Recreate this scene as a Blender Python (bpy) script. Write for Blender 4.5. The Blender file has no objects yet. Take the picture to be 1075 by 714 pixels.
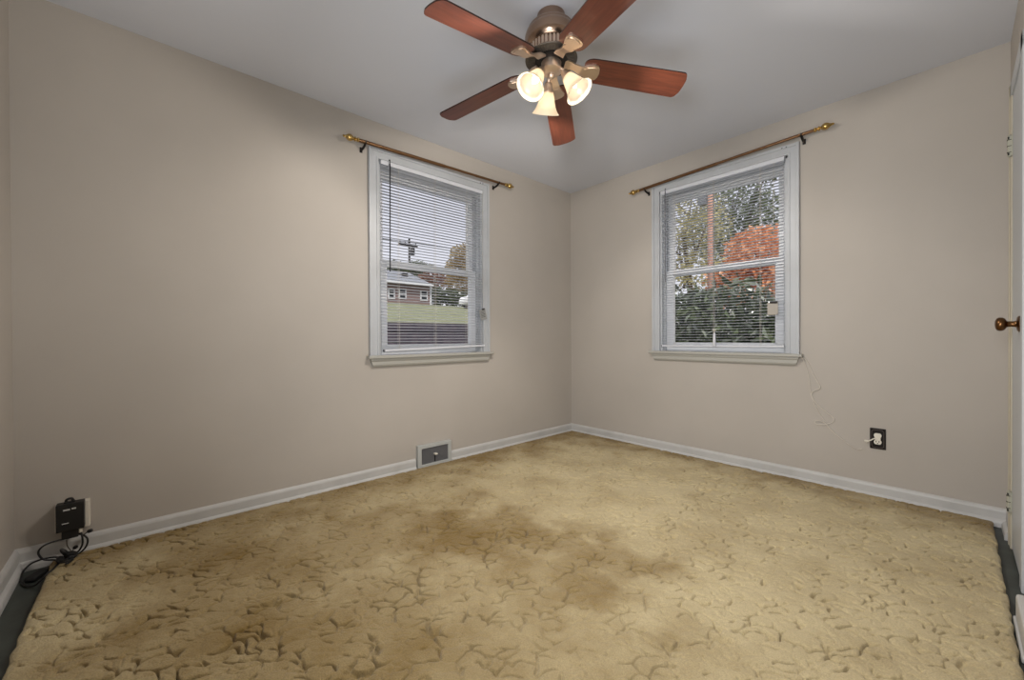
import bpy, bmesh, math, random
import numpy as np
from mathutils import Vector, Matrix

# ------------------------------------------------------------------ camera, sky, sun, lights, exposure
scene = bpy.context.scene
C = scene.collection
PI = math.pi

cam_d = bpy.data.cameras.new('camera')
cam_d.sensor_width = 36.0
cam_d.lens = 421.926 / 1075 * 36.0
cam_d.clip_start = 0.02
cam_d.clip_end = 400
cam = bpy.data.objects.new('camera', cam_d)
C.objects.link(cam)
fw = Vector((-0.74149519, 0.67093479, -0.00560275))
rt = Vector((0.67095757, 0.74147992, -0.00484444))
up = Vector((-0.00090403, 0.00735133, 0.99997257))
M = Matrix((rt, up, -fw)).transposed().to_4x4()
M.translation = Vector((2.64304, -3.20685, 0.97084))
cam.matrix_world = M
scene.camera = cam

scene.view_settings.view_transform = 'Standard'
scene.view_settings.look = 'None'
scene.view_settings.exposure = 0.06
scene.view_settings.gamma = 1.0
scene.view_settings.use_curve_mapping = False

SKY = 1.0            # overcast sky
SUN = 3.2            # weak hazy sun behind the house
GLOW = 0.085          # light kept inside each frosted shade, watts
BULB = 30.0          # light leaving each lamp shade mouth, watts
KEY = 15.0           # added fill light beside the camera, aimed at the far corner
CEILING_FILL = 16.5         # added fill light near the camera, pointing up at the ceiling

world = bpy.data.worlds.new('overcast_sky')
scene.world = world
world.use_nodes = True
wn = world.node_tree.nodes
wl = world.node_tree.links
wn.clear()
w_out = wn.new('ShaderNodeOutputWorld')
w_bg = wn.new('ShaderNodeBackground')
w_tc = wn.new('ShaderNodeTexCoord')
w_sep = wn.new('ShaderNodeSeparateXYZ')
w_ramp = wn.new('ShaderNodeValToRGB')
w_ramp.color_ramp.elements[0].position = 0.0
w_ramp.color_ramp.elements[0].color = (0.92, 0.91, 0.97, 1)
w_ramp.color_ramp.elements[1].position = 1.0
w_ramp.color_ramp.elements[1].color = (1.35, 1.37, 1.45, 1)
e = w_ramp.color_ramp.elements.new(0.35)
e.color = (0.76, 0.76, 0.88, 1)
wl.new(w_tc.outputs['Generated'], w_sep.inputs[0])
wl.new(w_sep.outputs['Z'], w_ramp.inputs[0])
wl.new(w_ramp.outputs[0], w_bg.inputs[0])
w_bg.inputs[1].default_value = SKY
wl.new(w_bg.outputs[0], w_out.inputs[0])

sun_d = bpy.data.lights.new('sun', 'SUN')
sun_d.energy = SUN
sun_d.angle = math.radians(12)
sun_d.color = (1.0, 0.95, 0.88)
sun = bpy.data.objects.new('sun', sun_d)
C.objects.link(sun)
sun.rotation_euler = Vector((-0.55, 0.55, -0.75)).to_track_quat('-Z', 'Y').to_euler()

fl_d = bpy.data.lights.new('added_ceiling_fill', 'AREA')  # added lamp that lifts the ceiling brightness, out of view
fl_d.shape = 'DISK'
fl_d.size = 1.3
fl_d.energy = CEILING_FILL
fl_d.color = (0.92, 0.965, 1.0)
fl = bpy.data.objects.new('added_ceiling_fill', fl_d)
C.objects.link(fl)
fl.location = (2.2, -3.0, 0.55)
fl.rotation_euler = Vector((-0.32, 0.5, 1.0)).to_track_quat('-Z', 'Y').to_euler()

key_d = bpy.data.lights.new('added_corner_fill', 'AREA')  # added lamp that evens out the far corner, out of view
key_d.shape = 'DISK'
key_d.size = 0.5
key_d.energy = KEY
key_d.spread = math.radians(118)
key_d.color = (0.95, 0.975, 1.0)
key = bpy.data.objects.new('added_corner_fill', key_d)
C.objects.link(key)
key.location = (2.45, -3.45, 1.25)
key.rotation_euler = (Vector((1.15, 0.0, 0.8)) - key.location).to_track_quat('-Z', 'Y').to_euler()

# ------------------------------------------------------------------ helpers
def lin(h):
    h = h.lstrip('#')
    o = []
    for i in (0, 2, 4):
        c = int(h[i:i + 2], 16) / 255
        o.append(c / 12.92 if c <= 0.04045 else ((c + 0.055) / 1.055) ** 2.4)
    return (o[0], o[1], o[2], 1.0)


def nodes(m):
    return m.node_tree.nodes, m.node_tree.links


def mat(name, col, rough=0.6, metal=0.0, spec=0.5, noise=None, bump=None, coat=0.0):
    """noise=(scale, col2, lo, hi): blotches of a second colour; bump=(scale, strength, distance)."""
    m = bpy.data.materials.new(name)
    m.use_nodes = True
    n, l = nodes(m)
    b = n['Principled BSDF']
    c = lin(col) if isinstance(col, str) else col
    b.inputs['Base Color'].default_value = c
    b.inputs['Roughness'].default_value = rough
    b.inputs['Metallic'].default_value = metal
    b.inputs['Specular IOR Level'].default_value = spec
    b.inputs['Coat Weight'].default_value = coat
    tc = n.new('ShaderNodeTexCoord')
    if noise:
        sc, c2, lo, hi = noise
        t = n.new('ShaderNodeTexNoise')
        t.inputs['Scale'].default_value = sc
        t.inputs['Detail'].default_value = 5
        r = n.new('ShaderNodeValToRGB')
        r.color_ramp.elements[0].position = lo
        r.color_ramp.elements[1].position = hi
        r.color_ramp.elements[0].color = c
        r.color_ramp.elements[1].color = lin(c2) if isinstance(c2, str) else c2
        l.new(tc.outputs['Object'], t.inputs['Vector'])
        l.new(t.outputs[0], r.inputs[0])
        l.new(r.outputs[0], b.inputs['Base Color'])
    if bump:
        t2 = n.new('ShaderNodeTexNoise')
        t2.inputs['Scale'].default_value = bump[0]
        t2.inputs['Detail'].default_value = 4
        bp = n.new('ShaderNodeBump')
        bp.inputs['Strength'].default_value = bump[1]
        bp.inputs['Distance'].default_value = bump[2]
        l.new(tc.outputs['Object'], t2.inputs['Vector'])
        l.new(t2.outputs[0], bp.inputs['Height'])
        l.new(bp.outputs[0], b.inputs['Normal'])
    return m


def obj(name, bm, m=None, parent=None, smooth=False, angle=None):
    me = bpy.data.meshes.new(name)
    bmesh.ops.recalc_face_normals(bm, faces=bm.faces)
    bm.to_mesh(me)
    bm.free()
    if smooth:
        me.polygons.foreach_set('use_smooth', [True] * len(me.polygons))
        if angle:
            me.set_sharp_from_angle(angle=math.radians(angle))
    o = bpy.data.objects.new(name, me)
    C.objects.link(o)
    if m:
        for x in (m if isinstance(m, (list, tuple)) else [m]):
            me.materials.append(x)
    if parent:
        o.parent = parent
    return o


def raw(name, verts, faces, m, parent=None, smooth=False):
    me = bpy.data.meshes.new(name)
    me.from_pydata(verts, [], faces)
    me.update()
    if smooth:
        me.polygons.foreach_set('use_smooth', [True] * len(me.polygons))
    o = bpy.data.objects.new(name, me)
    C.objects.link(o)
    me.materials.append(m)
    if parent:
        o.parent = parent
    return o


def thing(name, label, cat, loc=(0, 0, 0), rz=0.0, group=None):
    o = bpy.data.objects.new(name, None)
    o.empty_display_size = 0.1
    C.objects.link(o)
    o.location = loc
    o.rotation_euler = (0, 0, rz)
    return tag(o, label, cat, group)


def tag(o, label, cat, group=None, kind=None):
    o['label'] = label
    o['category'] = cat
    if group:
        o['group'] = group
    if kind:
        o['kind'] = kind
    return o


def box(bm, x0, x1, y0, y1, z0, z1, bev=0.0, seg=2, mtx=None):
    t = bmesh.new()
    bmesh.ops.create_cube(t, size=1)
    for v in t.verts:
        v.co = Vector(((x0 + x1) / 2 + v.co.x * (x1 - x0), (y0 + y1) / 2 + v.co.y * (y1 - y0), (z0 + z1) / 2 + v.co.z * (z1 - z0)))
    if bev:
        bmesh.ops.bevel(t, geom=list(t.edges), offset=bev, segments=seg, profile=0.6, affect='EDGES')
    if mtx:
        bmesh.ops.transform(t, matrix=mtx, verts=t.verts)
    merge(bm, t)


def merge(bm, t):
    me = bpy.data.meshes.new('tmp')
    t.to_mesh(me)
    t.free()
    bm.from_mesh(me)
    bpy.data.meshes.remove(me)


def prism(bm, pts, a, b, axis, mtx=None):
    """pts: 2D outline; extruded from a to b along axis ('x': pts are (y,z); 'y': (x,z); 'z': (x,y))."""
    t = bmesh.new()
    def mk(p, s):
        return {'x': (s, p[0], p[1]), 'y': (p[0], s, p[1]), 'z': (p[0], p[1], s)}[axis]
    va = [t.verts.new(mk(p, a)) for p in pts]
    vb = [t.verts.new(mk(p, b)) for p in pts]
    n = len(pts)
    t.faces.new(va)
    t.faces.new(vb[::-1])
    for i in range(n):
        t.faces.new((va[i], vb[i], vb[(i + 1) % n], va[(i + 1) % n]))
    if mtx:
        bmesh.ops.transform(t, matrix=mtx, verts=t.verts)
    bmesh.ops.recalc_face_normals(t, faces=t.faces)
    merge(bm, t)


def lathe(bm, prof, seg=40, mtx=None, caps=True):
    """prof: list of (r, z)."""
    t = bmesh.new()
    rings = []
    for r, z in prof:
        rings.append([t.verts.new((r * math.cos(2 * PI * i / seg), r * math.sin(2 * PI * i / seg), z)) for i in range(seg)])
    for k in range(len(rings) - 1):
        for i in range(seg):
            j = (i + 1) % seg
            t.faces.new((rings[k][i], rings[k][j], rings[k + 1][j], rings[k + 1][i]))
    if caps:
        t.faces.new(rings[0][::-1])
        t.faces.new(rings[-1])
    if mtx:
        bmesh.ops.transform(t, matrix=mtx, verts=t.verts)
    merge(bm, t)


def catmull(pts, n=8):
    P = [Vector(p) for p in pts]
    P = [P[0] * 2 - P[1]] + P + [P[-1] * 2 - P[-2]]
    o = []
    for i in range(1, len(P) - 2):
        for k in range(n):
            t = k / n
            a, b, c, d = P[i - 1], P[i], P[i + 1], P[i + 2]
            o.append(0.5 * ((2 * b) + (c - a) * t + (2 * a - 5 * b + 4 * c - d) * t * t + (3 * b - a - 3 * c + d) * t ** 3))
    o.append(P[-2])
    return o


def tube(bm, pts, r, seg=8, r2=None):
    pts = [Vector(p) for p in pts]
    t = bmesh.new()
    rings = []
    ref = Vector((0, 0, 1))
    n0 = None
    for i, p in enumerate(pts):
        d = (pts[min(i + 1, len(pts) - 1)] - pts[max(i - 1, 0)]).normalized()
        if n0 is None:
            a = ref if abs(d.z) < 0.9 else Vector((1, 0, 0))
            n0 = (a - d * a.dot(d)).normalized()
        else:
            n0 = (n0 - d * n0.dot(d)).normalized()
        b = d.cross(n0)
        rr = r if r2 is None else r + (r2 - r) * i / max(1, len(pts) - 1)
        rings.append([t.verts.new(p + (n0 * math.cos(2 * PI * k / seg) + b * math.sin(2 * PI * k / seg)) * rr) for k in range(seg)])
    for k in range(len(rings) - 1):
        for i in range(seg):
            j = (i + 1) % seg
            t.faces.new((rings[k][i], rings[k][j], rings[k + 1][j], rings[k + 1][i]))
    t.faces.new(rings[0][::-1])
    t.faces.new(rings[-1])
    merge(bm, t)


def T(x, y, z):
    return Matrix.Translation((x, y, z))


def align(d):
    """matrix turning +Z to direction d"""
    return Vector(d).normalized().to_track_quat('Z', 'Y').to_matrix().to_4x4()


# ------------------------------------------------------------------ materials
m_wall = mat('wall_paint', '#aba49c', 0.85, noise=(1.6, '#b1aaa2', 0.35, 0.7), bump=(90, 0.05, 0.002))
m_ceil = mat('ceiling_paint', '#cbcdd4', 0.9, bump=(60, 0.05, 0.002))
m_trim = mat('white_trim_paint', '#b0b3b7', 0.45, noise=(6, '#a8aaad', 0.4, 0.7))
m_base = mat('baseboard_paint', '#bbbab8', 0.5, noise=(7, '#b0afad', 0.45, 0.75))
m_sill = mat('aged_white_paint', '#a5a39c', 0.5)
m_vinyl = mat('white_vinyl', '#dfe1e5', 0.4)
m_slat = mat('blind_slat', '#c6c8ce', 0.45)
m_floor = mat('dark_tile', '#2d322f', 0.45, noise=(9, '#454b47', 0.4, 0.75))
m_door = mat('door_paint', '#b7babd', 0.4)
m_cream = mat('cream_paint', '#b3ab99', 0.6)
m_bronze = mat('antique_bronze', '#a38a78', 0.22, 1.0)
m_bronze_lt = mat('brushed_bronze', '#dcc9b8', 0.42, 1.0)
m_dark_metal = mat('dark_vent_metal', '#5c564f', 0.5, 0.6)
m_rod = mat('bronze_rod', '#6f5136', 0.38, 0.7)
m_brass = mat('polished_brass', '#c4a566', 0.22, 1.0)
m_iron = mat('black_iron', '#1a1514', 0.5, 0.4)
m_black = mat('black_plastic', '#0e0e0f', 0.45)
m_rubber = mat('black_rubber', '#121213', 0.55)
m_mark = mat('silver_print', '#c9c9c6', 0.5)
m_brown = mat('brown_plate', '#150e0b', 0.5, 0.0, 0.2)
m_brown2 = mat('brown_plate_rim', '#4a403a', 0.4)
m_ivory = mat('ivory_plastic', '#d9d3c6', 0.4)
m_slot = mat('slot_dark', '#15110f', 0.8)
m_wand_d = mat('backlit_wand_and_print', '#24252b', 0.25)  # dark tone stands in for backlight on the clear wand; also tag print
m_wand_l = mat('grey_wand', '#6d6f74', 0.25)
m_tag = mat('paper_tag', '#8e8e8c', 0.7)
m_cord = mat('white_cord', '#cfc8bd', 0.6)
m_card = mat('grey_card', '#a39c93', 0.7)
m_grille = mat('register_grille', '#6c6c6f', 0.5)
m_register = mat('register_paint', '#aeb0ae', 0.5)
m_knob = mat('aged_brass', '#6e4f33', 0.28, 1.0)
m_hinge = mat('painted_hinge', '#a5a394', 0.5)
m_thread = mat('brown_wire', '#4c443c', 0.6)


def wood_material():
    m = bpy.data.materials.new('mahogany')
    m.use_nodes = True
    n, l = nodes(m)
    b = n['Principled BSDF']
    tc = n.new('ShaderNodeTexCoord')
    mp = n.new('ShaderNodeMapping')
    mp.inputs['Scale'].default_value = (2.2, 30, 10)
    t = n.new('ShaderNodeTexNoise')
    t.inputs['Scale'].default_value = 2.0
    t.inputs['Detail'].default_value = 8
    t.inputs['Roughness'].default_value = 0.65
    t.inputs['Distortion'].default_value = 0.6
    r = n.new('ShaderNodeValToRGB')
    r.color_ramp.elements[0].position = 0.3
    r.color_ramp.elements[0].color = lin('#4a241a')
    r.color_ramp.elements[1].position = 0.72
    r.color_ramp.elements[1].color = lin('#713c2a')
    l.new(tc.outputs['Object'], mp.inputs[0])
    l.new(mp.outputs[0], t.inputs['Vector'])
    l.new(t.outputs[0], r.inputs[0])
    l.new(r.outputs[0], b.inputs['Base Color'])
    b.inputs['Roughness'].default_value = 0.36
    b.inputs['Specular IOR Level'].default_value = 0.6
    return m


m_wood = wood_material()
m_wood_edge = mat('dark_wood_edge', '#2a120c', 0.4)


def shade_material():
    m = bpy.data.materials.new('frosted_glass_shade')
    m.use_nodes = True
    n, l = nodes(m)
    n.clear()
    out = n.new('ShaderNodeOutputMaterial')
    tr = n.new('ShaderNodeBsdfTranslucent')
    tr.inputs[0].default_value = (0.96, 0.90, 0.80, 1)
    df = n.new('ShaderNodeBsdfDiffuse')
    df.inputs[0].default_value = (0.9, 0.82, 0.7, 1)
    gl = n.new('ShaderNodeBsdfGlossy')
    gl.inputs['Roughness'].default_value = 0.3
    mx = n.new('ShaderNodeMixShader')
    mx.inputs[0].default_value = 0.3
    mx2 = n.new('ShaderNodeMixShader')
    mx2.inputs[0].default_value = 0.06
    l.new(tr.outputs[0], mx.inputs[1])
    l.new(df.outputs[0], mx.inputs[2])
    l.new(mx.outputs[0], mx2.inputs[1])
    l.new(gl.outputs[0], mx2.inputs[2])
    l.new(mx2.outputs[0], out.inputs[0])
    return m


m_shade = shade_material()


def emit(name, col, s):
    m = bpy.data.materials.new(name)
    m.use_nodes = True
    b = m.node_tree.nodes['Principled BSDF']
    b.inputs['Base Color'].default_value = (0.9, 0.85, 0.75, 1)
    b.inputs['Emission Color'].default_value = col
    b.inputs['Emission Strength'].default_value = s
    return m


m_bulb = emit('lit_bulb', (1.0, 0.86, 0.66, 1), 4.0)


def glass_material():
    m = bpy.data.materials.new('window_glass')
    m.use_nodes = True
    n, l = nodes(m)
    n.clear()
    out = n.new('ShaderNodeOutputMaterial')
    tr = n.new('ShaderNodeBsdfTransparent')
    tr.inputs[0].default_value = (0.96, 0.97, 0.97, 1)
    l.new(tr.outputs[0], out.inputs[0])
    return m


m_glass = glass_material()

# ------------------------------------------------------------------ room shell
H = 2.44
WX = 2.825      # right wall plane
WY = -3.628     # wall beside the camera
TH = 0.15
WA0, WAW = -2.110, 1.028      # left window: start y, casing width
WB0, WBW = 0.902, 1.046       # back window: start x
CAS = 0.066
ZS, ZT = 0.85, 2.19


def wall_with_hole(name, axis, lo, hi, h0, h1, label):
    bm = bmesh.new()
    def b(s0, s1, z0, z1):
        if axis == 'y':
            box(bm, -TH, 0, s0, s1, z0, z1)
        else:
            box(bm, s0, s1, 0, TH, z0, z1)
    b(lo, h0, 0, H)
    b(h1, hi, 0, H)
    b(h0, h1, 0, ZS - 0.01)
    b(h0, h1, ZT, H)
    o = obj(name, bm, m_wall)
    return tag(o, label, 'wall', kind='structure')


wall_with_hole('wall_left', 'y', WY - TH, 0, WA0 + CAS, WA0 + WAW - CAS, 'long beige wall with one window and a floor register')
wall_with_hole('wall_back', 'x', -TH, WX + TH, WB0 + CAS, WB0 + WBW - CAS, 'beige wall with one window and a dark outlet')
DY0, DY1 = -0.715, -0.315       # closet doorway in the right wall
bm = bmesh.new()
box(bm, WX, WX + TH, WY - TH, DY0, 0, H)
box(bm, WX, WX + TH, DY1, 0, 0, H)
box(bm, WX, WX + TH, DY0, DY1, 2.05, H)
box(bm, WX + 0.06, WX + TH, DY0, DY1, 0, 2.05)
tag(obj('wall_right', bm, m_wall), 'narrow beige strip of wall around the closet door', 'wall', kind='structure')
bm = bmesh.new()
box(bm, 0, WX, WY - TH, WY, 0, H)
tag(obj('wall_front', bm, m_wall), 'beige wall in the near corner beside the bare floor strip', 'wall', kind='structure')
bm = bmesh.new()
box(bm, -TH, WX + TH, WY - TH, TH, H, H + 0.12)
tag(obj('ceiling', bm, m_ceil), 'flat grey white ceiling above the fan', 'ceiling', kind='structure')
bm = bmesh.new()
box(bm, -TH, WX + TH, WY - TH, TH, -0.12, 0)
tag(obj('floor', bm, m_floor), 'dark green black tile floor showing beside the carpet', 'floor', kind='structure')

# thin paint line where wall meets ceiling and in the corners
def strip(name, pts, r, m, label):
    bm = bmesh.new()
    for a, b in pts:
        tube(bm, [a, b], r, 6)
    return tag(obj(name, bm, m, smooth=True), label, 'trim', kind='structure')


# baseboards: profile (distance from wall, height)
BP = [(0, 0), (0.028, 0), (0.028, 0.02), (0.025, 0.029), (0.018, 0.035), (0.014, 0.038), (0.014, 0.076), (0.011, 0.085), (0.006, 0.091), (0, 0.094)]


def baseboard(name, segs, label):
    bm = bmesh.new()
    for wall, a, b in segs:
        if wall == 'L':
            prism(bm, BP, a, b, 'y')
        elif wall == 'B':
            prism(bm, [(-d, z) for d, z in BP], a, b, 'x')
        elif wall == 'R':
            prism(bm, [(WX - d, z) for d, z in BP], a, b, 'y')
        elif wall == 'F':
            prism(bm, [(WY + d, z) for d, z in BP], a, b, 'x')
    return tag(obj(name, bm, m_base), label, 'baseboard', kind='structure')


baseboard('baseboard_left', [('L', WY, -1.772), ('L', -1.470, 0)], 'grey white baseboard along the long wall, broken by the register')
baseboard('baseboard_back', [('B', 0, WX)], 'grey white baseboard under the window with the autumn trees')
baseboard('baseboard_front', [('F', 0, WX)], 'grey white baseboard in the near corner beside the bare dark floor')
bm = bmesh.new()
prism(bm, [(WX - d, z) for d, z in BP], -0.205, -0.0, 'y')
tag(obj('baseboard_right', bm, m_base), 'short white baseboard in the corner below the lower door hinge', 'baseboard', kind='structure')
bm = bmesh.new()
box(bm, WX - 0.046, WX, -1.30, -1.03, 0.0, 0.098, 0.012, 3)
box(bm, WX - 0.052, WX - 0.02, -1.30, -1.03, 0.0, 0.02, 0.006, 2)
tag(obj('trim_1', bm, m_base), 'thick white baseboard block with a rounded end past the closet door', 'trim', kind='structure')

# ------------------------------------------------------------------ carpet
def carpet():
    x0, x1, y0, y1 = 0.026, 2.769, -3.520, -0.026
    st = 0.0025
    nx = int((x1 - x0) / st)
    ny = int((y1 - y0) / st)
    rng = np.random.default_rng(7)
    xs = np.linspace(x0, x1, nx)
    ys = np.linspace(y0, y1, ny)
    X, Y = np.meshgrid(xs, ys)

    def vnoise(x, y, s, seed):
        r = np.random.default_rng(seed)
        g = r.random((160, 160))
        u = x * s + 40.0
        v = y * s + 40.0
        i = np.floor(u).astype(int)
        j = np.floor(v).astype(int)
        fu = u - i
        fv = v - j
        fu = fu * fu * (3 - 2 * fu)
        fv = fv * fv * (3 - 2 * fv)
        i0, i1, j0, j1 = i % 160, (i + 1) % 160, j % 160, (j + 1) % 160
        return (g[i0, j0] * (1 - fu) + g[i1, j0] * fu) * (1 - fv) + (g[i0, j1] * (1 - fu) + g[i1, j1] * fu) * fv - 0.5

    def worley(x, y, cell, seed):
        r = np.random.default_rng(seed)
        jx = r.random((128, 128))
        jy = r.random((128, 128))
        u = x / cell + 64
        v = y / cell + 64
        i = np.floor(u).astype(int)
        j = np.floor(v).astype(int)
        f1 = np.full(x.shape, 9.0)
        f2 = np.full(x.shape, 9.0)
        for a in (-1, 0, 1):
            for b in (-1, 0, 1):
                ii, jj = (i + a) % 128, (j + b) % 128
                d = np.hypot(i + a + jx[ii, jj] - u, j + b + jy[ii, jj] - v)
                n1 = np.minimum(f1, d)
                f2 = np.minimum(f2, np.maximum(f1, d))
                f1 = n1
        return f1, f2

    wx = X + 0.040 * vnoise(X, Y, 14, 1) + 0.022 * vnoise(X, Y, 34, 2)
    wy = Y + 0.040 * vnoise(X, Y, 14, 3) + 0.022 * vnoise(X, Y, 34, 4)
    # tufts are longer along one diagonal
    ca, sa = math.cos(math.radians(45)), math.sin(math.radians(45))
    ru = (wx * ca + wy * sa)
    rv = (-wx * sa + wy * ca)
    f1, f2 = worley(ru / 1.7, rv, 0.045, 11)
    g = f2 - f1
    mask = np.clip(0.26 + 2.2 * vnoise(X, Y, 15, 5) + 2.4 * vnoise(X, Y, 40, 6), 0.0, 1)
    area = np.clip(0.8 + 1.0 * vnoise(X, Y, 2.2, 8), 0.4, 1)
    f1b, f2b = worley(ru / 1.2 + 3.3, rv + 1.7, 0.034, 13)
    gb = f2b - f1b
    Z = 0.0285 + 0.0018 * (1 - np.clip(f1, 0, 1) ** 2)
    Z -= 0.0185 * np.exp(-(g / 0.100) ** 2) * mask * area
    Z -= 0.0014 * np.exp(-(g / 0.25) ** 2) * (0.3 + 0.7 * area)
    Z -= 0.0040 * np.exp(-(gb / 0.20) ** 2) * np.clip(0.05 + 2.5 * vnoise(X, Y, 16, 9), 0, 1)
    Z += 0.0020 * vnoise(X, Y, 7, 21) + 0.0016 * vnoise(X, Y, 75, 22) + 0.0010 * vnoise(X, Y, 140, 23)
    Z += 0.0006 * (rng.random(X.shape) - 0.5)
    # the edge rolls down
    edge = np.minimum(np.minimum(X - x0, x1 - X), np.minimum(Y - y0, y1 - Y))
    Z *= np.clip(0.62 + 0.38 * np.sqrt(np.clip(edge / 0.016, 0, 1)), 0, 1)
    # ragged cut edges
    rx = np.clip(1 - (x1 - X) / 0.05, 0, 1) * 0.007 * vnoise(X, Y, 26, 31)
    ry = np.clip(1 - (Y - y0) / 0.05, 0, 1) * 0.009 * vnoise(X, Y, 22, 32)
    V = np.stack([X + rx, Y + ry, Z], -1).reshape(-1, 3)
    idx = np.arange(nx * ny).reshape(ny, nx)
    F = np.stack([idx[:-1, :-1], idx[:-1, 1:], idx[1:, 1:], idx[1:, :-1]], -1).reshape(-1, 4)
    border = np.concatenate([idx[0, :], idx[1:, -1], idx[-1, -2::-1], idx[-2:0:-1, 0]])
    nb = len(border)
    low = V[border].copy()
    low[:, 2] = 0.0
    base = len(V)
    V = np.concatenate([V, low])
    k = np.arange(nb)
    k2 = (k + 1) % nb
    S = np.stack([border[k2], border[k], base + k, base + k2], -1)
    F = np.concatenate([F, S])
    me = bpy.data.meshes.new('carpet')
    me.vertices.add(len(V))
    me.vertices.foreach_set('co', V.astype(np.float32).ravel())
    me.loops.add(F.size)
    me.loops.foreach_set('vertex_index', F.astype(np.int32).ravel())
    me.polygons.add(len(F))
    me.polygons.foreach_set('loop_start', np.arange(0, F.size, 4, dtype=np.int32))
    me.polygons.foreach_set('use_smooth', np.ones(len(F), dtype=bool))
    me.update(calc_edges=True)
    o = bpy.data.objects.new('carpet', me)
    C.objects.link(o)
    m = bpy.data.materials.new('gold_carpet')
    m.use_nodes = True
    n, l = nodes(m)
    b = n['Principled BSDF']
    b.inputs['Roughness'].default_value = 0.95
    b.inputs['Specular IOR Level'].default_value = 0.1
    b.inputs['Sheen Weight'].default_value = 0.15
    b.inputs['Sheen Roughness'].default_value = 0.5
    geo = n.new('ShaderNodeNewGeometry')
    # worn and soiled patches and broad darker areas of the pile
    def math_(op, a, bb=None):
        nd = n.new('ShaderNodeMath')
        nd.operation = op
        for i, v in enumerate((a, bb)):
            if v is None:
                continue
            if isinstance(v, (int, float)):
                nd.inputs[i].default_value = v
            else:
                l.new(v, nd.inputs[i])
        return nd.outputs[0]
    warp = n.new('ShaderNodeTexNoise')
    warp.inputs['Scale'].default_value = 5.0
    warp.inputs['Detail'].default_value = 6
    l.new(geo.outputs['Position'], warp.inputs['Vector'])
    wv = n.new('ShaderNodeVectorMath')
    wv.operation = 'MULTIPLY_ADD'
    wv.inputs[1].default_value = (0.9, 0.9, 0)
    l.new(warp.outputs['Color'], wv.inputs[0])
    l.new(geo.outputs['Position'], wv.inputs[2])
    total = None
    for (sx, sy, rad, amt) in STAINS_AND_DARK:
        d = n.new('ShaderNodeVectorMath')
        d.operation = 'DISTANCE'
        d.inputs[1].default_value = (sx + 0.45, sy + 0.45, 0.02)
        l.new(wv.outputs[0], d.inputs[0])
        mr = n.new('ShaderNodeMapRange')
        mr.interpolation_type = 'SMOOTHSTEP'
        mr.inputs['From Min'].default_value = rad
        mr.inputs['From Max'].default_value = rad * 0.25
        mr.inputs['To Max'].default_value = amt
        l.new(d.outputs['Value'], mr.inputs['Value'])
        total = mr.outputs[0] if total is None else math_('MAXIMUM', total, mr.outputs[0])
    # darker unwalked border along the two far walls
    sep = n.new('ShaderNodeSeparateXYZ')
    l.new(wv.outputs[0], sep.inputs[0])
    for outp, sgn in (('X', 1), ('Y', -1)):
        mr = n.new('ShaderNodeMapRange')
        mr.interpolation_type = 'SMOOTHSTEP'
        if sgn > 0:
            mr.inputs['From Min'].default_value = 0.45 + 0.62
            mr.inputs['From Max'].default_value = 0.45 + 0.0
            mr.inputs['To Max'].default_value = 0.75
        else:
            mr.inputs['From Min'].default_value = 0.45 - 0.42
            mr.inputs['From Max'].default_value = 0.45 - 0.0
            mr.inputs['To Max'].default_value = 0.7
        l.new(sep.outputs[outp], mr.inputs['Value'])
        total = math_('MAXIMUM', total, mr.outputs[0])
    big = n.new('ShaderNodeTexNoise')
    big.inputs['Scale'].default_value = 3.0
    big.inputs['Detail'].default_value = 8
    big.inputs['Roughness'].default_value = 0.62
    l.new(geo.outputs['Position'], big.inputs['Vector'])
    bl = n.new('ShaderNodeMapRange')
    bl.inputs['From Min'].default_value = 0.42
    bl.inputs['From Max'].default_value = 0.75
    bl.inputs['To Max'].default_value = 0.5
    l.new(big.outputs[0], bl.inputs['Value'])
    total = math_('ADD', total, bl.outputs[0])
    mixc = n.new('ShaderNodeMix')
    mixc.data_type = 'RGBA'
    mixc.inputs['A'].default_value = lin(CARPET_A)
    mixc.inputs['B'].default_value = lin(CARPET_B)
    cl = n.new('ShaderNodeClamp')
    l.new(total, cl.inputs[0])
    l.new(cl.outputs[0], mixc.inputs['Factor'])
    # fibre speckle
    sp = n.new('ShaderNodeTexNoise')
    sp.inputs['Scale'].default_value = 260
    sp.inputs['Detail'].default_value = 3
    l.new(geo.outputs['Position'], sp.inputs['Vector'])
    hv = n.new('ShaderNodeHueSaturation')
    spm = n.new('ShaderNodeMapRange')
    spm.inputs['From Min'].default_value = 0.25
    spm.inputs['From Max'].default_value = 0.75
    spm.inputs['To Min'].default_value = 0.8
    spm.inputs['To Max'].default_value = 1.2
    l.new(sp.outputs[0], spm.inputs['Value'])
    l.new(spm.outputs[0], hv.inputs['Value'])
    l.new(mixc.outputs['Result'], hv.inputs['Color'])
    l.new(hv.outputs[0], b.inputs['Base Color'])
    bp = n.new('ShaderNodeBump')
    bp.inputs['Strength'].default_value = 0.8
    bp.inputs['Distance'].default_value = 0.004
    l.new(sp.outputs[0], bp.inputs['Height'])
    l.new(bp.outputs[0], b.inputs['Normal'])
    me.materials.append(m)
    tag(o, 'worn golden tan carpet with cracked pile and brown stains covering the floor', 'carpet')


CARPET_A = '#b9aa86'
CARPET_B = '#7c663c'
# position and radius of the soiled patches and broad darker areas
STAINS_AND_DARK = [(1.00, -2.05, 0.58, 0.72), (1.22, -1.88, 0.40, 0.62), (1.60, -1.95, 0.52, 0.66), (1.50, -2.18, 0.45, 0.5),
          (0.75, -2.45, 0.6, 0.65), (0.45, -2.95, 0.6, 0.66), (0.95, -2.95, 0.65, 0.66), (1.45, -2.75, 0.75, 0.60), (1.85, -2.50, 0.60, 0.42), (0.9, -2.2, 1.2, 0.35)]
carpet()

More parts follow.
